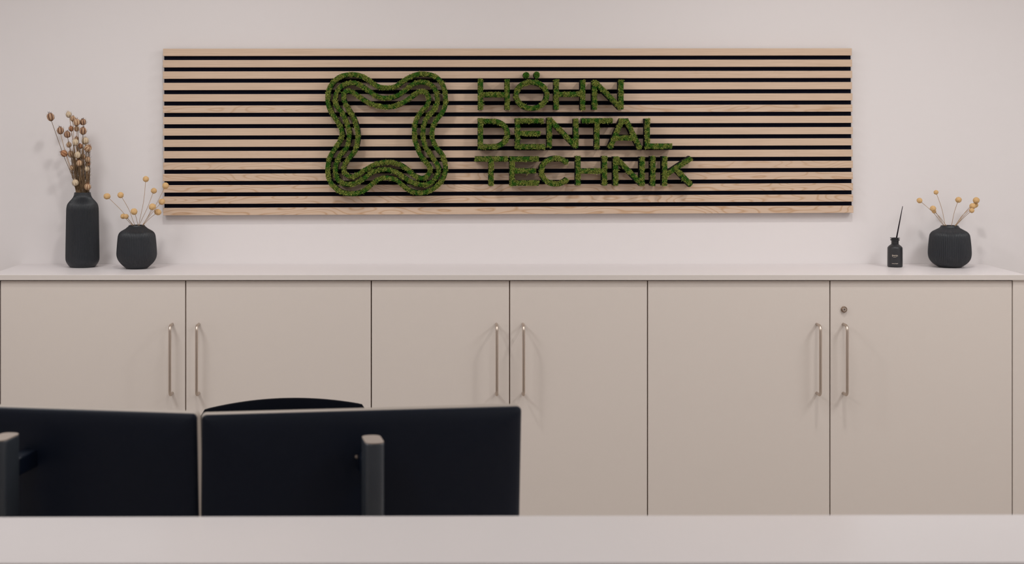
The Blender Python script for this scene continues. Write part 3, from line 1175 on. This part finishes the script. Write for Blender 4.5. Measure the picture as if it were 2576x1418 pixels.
PODS = [pod_mesh(i * 1.3, M_POD[i]) for i in range(4)]
BRACTS = [bract_mesh(5), bract_mesh(9)]
GP = 'dried seed pods in the tall vase'
pods = [  # px, py, r, kind, depth offset, label
    (127.2, 294.1, 9.2, 2, .0, 'striped seed pod leaning furthest left, apart from the bunch'),
    (172.8, 287.9, 6.8, 0, .01, 'pale seed pod standing highest of all in the tall vase'),
    (183.3, 298.3, 6.4, 1, -.005, 'light brown seed pod just right of and below the highest pale one'),
    (193.0, 307.4, 8.0, 1, -.02, 'pinkish tan seed pod between two pods near the top of the bunch'),
    (208.7, 306.4, 7.4, 2, .0, 'dark striped seed pod topmost at the right side of the bunch'),
    (151.8, 328.0, 8.2, 2, -.01, 'brown striped seed pod with long horns, second from the left'),
    (169.4, 337.7, 7.6, 2, .0, 'dark striped seed pod left of the bunch, under the small round brown one'),
    (179.1, 323.5, 6.0, 3, .01, 'small round plain brown seed pod above the bunch'),
    (192.6, 323.5, 6.2, 1, .01, 'small tan seed pod directly beneath the pinkish one near the top'),
    (208.7, 328.8, 8.6, 2, -.015, 'large dark brown seed pod with twisted stripes at upper right'),
    (192.6, 348.3, 5.0, 2, .005, 'small dark seed pod peeping over the pale one in the upper middle'),
    (189.7, 357.6, 7.6, 0, -.02, 'pale seed pod in the upper middle of the bunch'),
    (214.6, 353.8, 8.0, 0, .0, 'pale striped seed pod at the right, under the large dark one'),
    (173.6, 363.9, 6.0, 1, .01, 'olive tan seed pod at the left of the pale middle one'),
    (201.9, 367.3, 5.8, 3, .0, 'rusty seed pod in the middle, right of the pale one'),
    (221.0, 372.8, 9.0, 1, -.01, 'large tan seed pod tilted outward at the right edge, halfway up'),
    (161.2, 385.8, 8.0, 3, -.01, 'rust orange seed pod at the left edge, lying nearly sideways'),
    (178.6, 387.4, 7.4, 1, .01, 'tan seed pod right beside the rust orange one'),
    (195.1, 389.7, 7.6, 0, -.02, 'palest, nearly white seed pod in the middle of the bunch'),
    (208.8, 393.8, 6.4, 1, .0, 'tan seed pod touching the palest one on its right'),
    (188.2, 405.3, 5.2, 1, .015, 'small tan seed pod half hidden left of the honey coloured one'), (198.0, 400.5, 4.2, 2, .01, 'tiny dark seed pod peeping out between the palest and the honey coloured ones'),
    (199.7, 410.3, 7.0, 1, -.02, 'honey coloured seed pod in front, below the palest one'),
    (220.3, 401.2, 6.6, 1, .0, 'narrow tan seed pod hanging at the right edge of the lower bunch'),
    (221.7, 411.7, 5.2, 3, .01, 'small rusty seed pod right under the narrow tan one'),
    (182.3, 422.3, 6.0, 1, -.005, 'small tan seed pod low at the left edge of the stems'),
    (218.7, 425.5, 6.0, 0, -.005, 'small pale seed pod low at the right edge of the stems'),
    (189.6, 459.4, 7.5, 0, -.025, 'pale seed pod low at the left, just above the vase mouth'),
    (198.5, 459.6, 4.4, 3, .005, 'tiny brown seed pod beside the pale one above the vase mouth'),
    (220.3, 469.9, 8.0, 1, -.015, 'tan seed pod lowest at the right, almost on the vase rim')]
for i, (px, py, r, kd, dz, lab) in enumerate(pods):
    d = ty + dz
    c = P(px, py, d)
    rad = r / F * d
    mx = 207.8 + max(-14, min(14, (px - 203) * 0.42)) + random.uniform(-1.5, 1.5)
    mth = P(mx, 488, ty + random.uniform(-.009, .009))
    mth.z = ZT + tH + .001
    foot = Vector((tx + (tx - mth.x) * .5 + random.uniform(-.004, .004), ty + random.uniform(-.006, .006), ZT + .02 + random.uniform(0, .02)))
    axis = (c - mth)
    axis.y *= .3
    axis.normalize()
    if abs(c.z - mth.z) < .04:
        axis = Vector((0.25 if px > 207 else -.25, -.1, 1)).normalized()
    if i == 16:
        axis = Vector((-.8, -.2, .5)).normalized()
    elif i == 15:
        axis = Vector((.55, -.45, .6)).normalized()
    axis = (axis + Vector((random.uniform(-.15, .15), random.uniform(-.35, .1), 0))).normalized()
    root = empty('seed_pod_stem', c)
    tag(root, lab, 'dried seed pod', GP)
    bpt = c - axis * rad * 1.05
    m1 = mth.lerp(bpt, .55) + Vector((random.uniform(-.004, .004), random.uniform(-.004, .004), 0))
    path = catmull([tuple(foot), tuple(mth), tuple(m1), tuple(bpt)], 6)
    link('stem', tube_mesh('stem', [Vector(p) - c for p in path], [.0011] * 8 + [.0009] * (len(path) - 8), 6), root,
         M_STEM if i % 3 else M_STEM_DK)
    q = axis.to_track_quat('Z', 'Y')
    sp_ = link('seed_pod', PODS[kd], root)
    sp_.rotation_mode = 'QUATERNION'
    sp_.rotation_quaternion = q
    sp_.scale = (rad, rad, rad * .98)
    br = link('bracts', BRACTS[i % 2], root)
    br.rotation_mode = 'QUATERNION'
    br.rotation_quaternion = q
    br.scale = (rad, rad, rad)

# fine dried foliage filling the bunch
bm = bmesh.new()
rr = random.Random(3)
org = Vector((tx, ty, ZT + tH))
for i in range(95):
    a0 = rr.uniform(-1, 1)
    base = Vector((a0 * .019, rr.uniform(-.012, .012), -.06))
    hgt = rr.uniform(.05, .175)
    rim = Vector((a0 * .021, base.y, .0))
    top = Vector((a0 * .030 - .012 * hgt / .17 + rr.uniform(-.004, .004), base.y * 1.6, hgt))
    pts = catmull([tuple(base), tuple(rim), tuple(rim.lerp(top, .5) + Vector((rr.uniform(-.004, .004), 0, 0))), tuple(top)], 4)
    me = tube_mesh('t', pts, [.0008] * (len(pts) - 1) + [.0003], 4)
    bm.from_mesh(me)
    bpy.data.meshes.remove(me)
    for q in range(8):   # curly thread leaves
        t = rr.uniform(.4, 1)
        p0 = Vector(pts[int(t * (len(pts) - 1))])
        s = rr.choice((-1, 1))
        L0 = rr.uniform(.004, .010)
        pp = [p0, p0 + Vector((s * L0 * .5, rr.uniform(-.003, .003), L0 * .4)), p0 + Vector((s * L0 * .7, rr.uniform(-.005, .005), L0))]
        me = tube_mesh('t', pp, [.0005, .0004, .0002], 3)
        bm.from_mesh(me)
        bpy.data.meshes.remove(me)
me = bpy.data.meshes.new('dried_foliage')
bm.to_mesh(me)
bm.free()
M_FOL = surface('dry_foliage', srgb(168, 138, 106), 0.9, 0.1, col2=srgb(52, 44, 40), vscale=55)
fo = link('dried_foliage', me, None, M_FOL, org)
tag(fo, 'tangle of thin dark dried leaves and stalks between the seed pods', 'dried foliage', None, 'stuff')

# ------------------------------------------------------------------ office chair behind the desk
CHD = 3.50
ch = empty('office_chair', ((714 - VX) / F * CHD, CHD, 0), math.radians(10))
tag(ch, 'black office chair, only its arched backrest showing above the monitors', 'office chair')
zt = P(0, 1002, CHD).z


def chair_back():
    W, n = 0.392, 40
    hb = 0.46
    outline = []
    for i in range(n + 1):
        u = -1 + 2 * i / n
        edge = max(0, abs(u) - .93) / .07
        z = -0.019 * u * u - 0.014 * (1 - math.sqrt(max(0, 1 - edge * edge)))
        outline.append((u * W / 2, z))
    verts, faces = [], []
    rows = 10
    for side, yo in ((0, -.022), (1, .018)):
        for r in range(rows + 1):
            t = r / rows
            for x, z in outline:
                wtap = 1 + .10 * math.sin(math.pi * min(1, t * 1.1)) - .12 * t
                zz = z * (1 - t) - hb * t
                y = yo * (1 if 0 < r < rows and abs(x) < W / 2 * .97 else .45) - 0.9 * (x * x) * .55 - .05 * math.sin(t * 2.4)
                verts.append((x * wtap, y, zz))
    m = n + 1
    B = (rows + 1) * m
    for r in range(rows):
        for i in range(n):
            a = r * m + i
            faces.append((a, a + 1, a + m + 1, a + m))
            faces.append((B + a, B + a + m, B + a + m + 1, B + a + 1))
    for i in range(n):
        faces.append((i, B + i, B + i + 1, i + 1))
        a = rows * m + i
        faces.append((a, a + 1, B + a + 1, B + a))
    for r in range(rows):
        a = r * m
        faces.append((a, a + m, B + a + m, B + a))
        a = r * m + n
        faces.append((a, B + a, B + a + m, a + m))
    return mesh_from('backrest', verts, faces, True)


link('backrest', chair_back(), ch, M_CHAIR, (0, 0, zt))
link('seat', box_mesh('seat', -.24, .24, -.50, -.03, .43, .51, .035, 4), ch, M_CHAIR)
link('back_bar', tube_mesh('back_bar', [(0, -.25, .42), (0, -.02, .42), (0, .045, .50), (0, .035, .66)], .016, 12), ch, M_CHAIRP)
link('gas_column', tube_mesh('gas_column', [(0, -.26, .09), (0, -.26, .26), (0, -.26, .27), (0, -.26, .43)], [.025, .025, .016, .016], 16), ch, M_CHAIRP)
for kk in range(5):
    a = 2 * math.pi * kk / 5 + .3
    dx, dy = math.cos(a), math.sin(a)
    lg = link('base_leg', tube_mesh('base_leg', [(dx * .02, -.26 + dy * .02, .11), (dx * .29, -.26 + dy * .29, .075)], [.022, .014], 10), ch, M_CHAIRP)
    link('caster', tube_mesh('caster', [(dx * .29 - dy * .02, -.26 + dy * .29 + dx * .02, .028), (dx * .29 + dy * .02, -.26 + dy * .29 - dx * .02, .028)], .028, 16), lg, M_CHAIRP)

# ------------------------------------------------------------------ monitors
def rrect(w, h, r, n=6):
    pts = []
    for cx, cz, a0 in ((w / 2 - r, h / 2 - r, 0), (-w / 2 + r, h / 2 - r, 90), (-w / 2 + r, -h / 2 + r, 180), (w / 2 - r, -h / 2 + r, 270)):
        for i in range(n + 1):
            a = math.radians(a0 + 90 * i / n)
            pts.append((cx + r * math.cos(a), cz + r * math.sin(a)))
    return pts


def loft(name, loops, smooth=True):
    """loops: list of (pts, y)"""
    verts, faces = [], []
    n = len(loops[0][0])
    for pts, y in loops:
        verts += [(x, y, z) for x, z in pts]
    for i in range(len(loops) - 1):
        for k_ in range(n):
            k2 = (k_ + 1) % n
            faces.append((i * n + k_, i * n + k2, (i + 1) * n + k2, (i + 1) * n + k_))
    faces.append(tuple(reversed(range(n))))
    faces.append(tuple(range((len(loops) - 1) * n, len(loops) * n)))
    return mesh_from(name, verts, faces, smooth)


Z_DESK = 0.73


def monitor(p_left, p_right, ztop, label, roll=0.0, sx=0.0):
    """p_left / p_right: (x, y) of the top corners of the housing, seen from the reception side"""
    a, b = Vector(p_left), Vector(p_right)
    w = (b - a).length
    h = 0.335
    ang = math.atan2(b.y - a.y, b.x - a.x)
    c = (a + b) / 2
    nrm = Vector((math.sin(ang), -math.cos(ang)))
    tilt = math.radians(3)
    root = empty('monitor', (c.x, c.y, Z_DESK), ang)
    tag(root, label, 'monitor', 'desk monitors seen from behind')
    pan = bpy.data.objects.new('back_shell', loft('back_shell', [
        (rrect(w, h, .008), 0.0), (rrect(w, h, .008), -.0020), (rrect(w - .003, h - .003, .008), -.0045), (rrect(w - .016, h - .016, .008), -.0085),
        (rrect(w - .05, h - .05, .01), -.0125), (rrect(w - .12, h - .11, .01), -.0165), (rrect(w - .24, h - .18, .01), -.019)]))
    COL.objects.link(pan)
    pan.data.materials.append(M_SHELL)
    pan.parent = root
    pan.rotation_euler = (tilt, roll, 0)
    pan.location = (0, 0, ztop - Z_DESK - h / 2)
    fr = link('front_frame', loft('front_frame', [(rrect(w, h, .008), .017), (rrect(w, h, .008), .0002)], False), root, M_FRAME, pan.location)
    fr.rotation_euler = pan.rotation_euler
    scr = link('screen', loft('screen', [(rrect(w - .014, h - .02, .002), .0178), (rrect(w - .014, h - .02, .002), .0172)], False), root, M_SCREEN, pan.location)
    scr.rotation_euler = pan.rotation_euler
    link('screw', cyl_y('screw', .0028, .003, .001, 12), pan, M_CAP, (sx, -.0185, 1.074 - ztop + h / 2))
    return root, w, ang


def stand(root, xloc, depth_c, ztop_col, side, cw=.0315, cd=.066):
    """column in the monitor's own frame; side = +1/-1 which edge is rounded"""
    pts = rrect(cw, cd, .013, 6)
    h = ztop_col - Z_DESK
    verts, faces = [], []
    n = len(pts)
    lv_ = [(0.010, 1.0), (h - .003, 1.0), (h, .97)]
    for z, s in lv_:
        verts += [(xloc + x * s, -depth_c + y * s, z) for x, y in pts]
    for i in range(len(lv_) - 1):
        for q in range(n):
            faces.append((i * n + q, i * n + (q + 1) % n, (i + 1) * n + (q + 1) % n, (i + 1) * n + q))
    faces.append(tuple(range((len(lv_) - 1) * n, len(lv_) * n)))
    faces.append(tuple(reversed(range(n))))
    me = mesh_from('stand_column', verts, faces, True)
    me.polygons[len(me.polygons) - 2].use_smooth = False
    col = link('stand_column', me, root, M_COLUMN)
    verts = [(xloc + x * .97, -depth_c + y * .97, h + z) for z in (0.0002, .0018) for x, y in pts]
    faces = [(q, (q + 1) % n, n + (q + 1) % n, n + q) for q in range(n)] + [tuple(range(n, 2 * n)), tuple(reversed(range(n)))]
    cp = link('column_lit_cap', mesh_from('column_lit_cap', verts, faces), col, M_CAP)
    cp['label'] = 'flat cap on the dark column, its lit top painted light grey'
    arm = link('mount_arm', box_mesh('mount_arm', xloc - .014, xloc + .014, -depth_c + cd / 2 - .004, -.014, h - .070, h - .040, .004), root, M_SHELL)
    link('stand_foot', box_mesh('stand_foot', xloc - .11, xloc + .11, -depth_c - .02, -depth_c + .16, .0, .011, .003), root, M_COLUMN)


# right hand monitor
DR0 = 2.470
zmon = HC - 721.4 / F * DR0
DR1 = (HC - zmon) * F / 694.6
rm, w1, a1 = monitor((X_(506, DR0), DR0), (X_(1306.5, DR1), DR1), zmon,
                     'black monitor seen from behind, in front of the office chair', math.radians(.35), -.015)
DL1 = (HC - zmon) * F / 716.5
DL0 = (HC - zmon) * F / 699
pL0 = Vector((X_(0, DL0), DL0))
pL1 = Vector((X_(501, DL1), DL1))
dirL = (pL1 - pL0).normalized()
pL0 = pL1 - dirL * w1
lm, w2, a2 = monitor(tuple(pL0), tuple(pL1), zmon, 'black monitor seen from behind, cut off by the left picture edge', math.radians(-.1), -.028)
# columns: put tops at the measured drop
zcol = HC - 801 / F * 2.355
stand(rm, .001, .118, zcol, 1)
stand(lm, -.021, .118, zcol, -1)

# ------------------------------------------------------------------ desk and reception counter
dk = empty('desk', ((XL + 1.2) / 2, 2.72, 0))
tag(dk, 'pale office desk hidden behind the raised counter, carrying the monitors', 'desk')
o_ = dk.location
link('desk_top', box_mesh('desk_top', XL + .02 - o_.x, 1.2 - o_.x, 2.21 - o_.y, 3.02 - o_.y, .705, Z_DESK, .002), dk, M_DESK)
for lx_ in (XL + .06, 1.14):
    for ly_ in (2.27, 2.96):
        link('leg', box_mesh('leg', lx_ - .025 - o_.x, lx_ + .025 - o_.x, ly_ - .025 - o_.y, ly_ + .025 - o_.y, 0, .7045, .002), dk, M_FRAME)

rc = empty('reception_counter', (.2, 2.03, 0))
tag(rc, 'white raised reception counter ledge across the foreground', 'counter')
o_ = rc.location
ZL = HC - 0.568
THL = 0.038
xl, xr = XL + .01, XR - .01
fl = lambda x: 2.1475 + (x + .638) * .0093
nl = lambda x: 1.9185 + (x + .57) * .0027
bm = bmesh.new()
cs = [(xl, nl(xl)), (xr, nl(xr)), (xr, fl(xr)), (xl, fl(xl))]
vs = [bm.verts.new((x - o_.x, y - o_.y, z)) for z in (ZL - THL, ZL) for x, y in cs]
for f in [(0, 3, 2, 1), (4, 5, 6, 7), (0, 1, 5, 4), (1, 2, 6, 5), (2, 3, 7, 6), (3, 0, 4, 7)]:
    bm.faces.new([vs[q] for q in f])
bmesh.ops.bevel(bm, geom=list(bm.edges), offset=.0012, segments=2, affect='EDGES')
me = bpy.data.meshes.new('ledge')
bm.to_mesh(me)
bm.free()
link('ledge', me, rc, M_LEDGE)
link('front_panel', box_mesh('front_panel', xl - o_.x, xr - o_.x, 1.95 - o_.y, 1.975 - o_.y, .0, ZL - THL - .0005, .001), rc, M_DOOR)
link('inner_panel', box_mesh('inner_panel', xl - o_.x, xr - o_.x, 2.10 - o_.y, 2.12 - o_.y, .0, ZL - THL - .0005, .001), rc, M_DOOR)
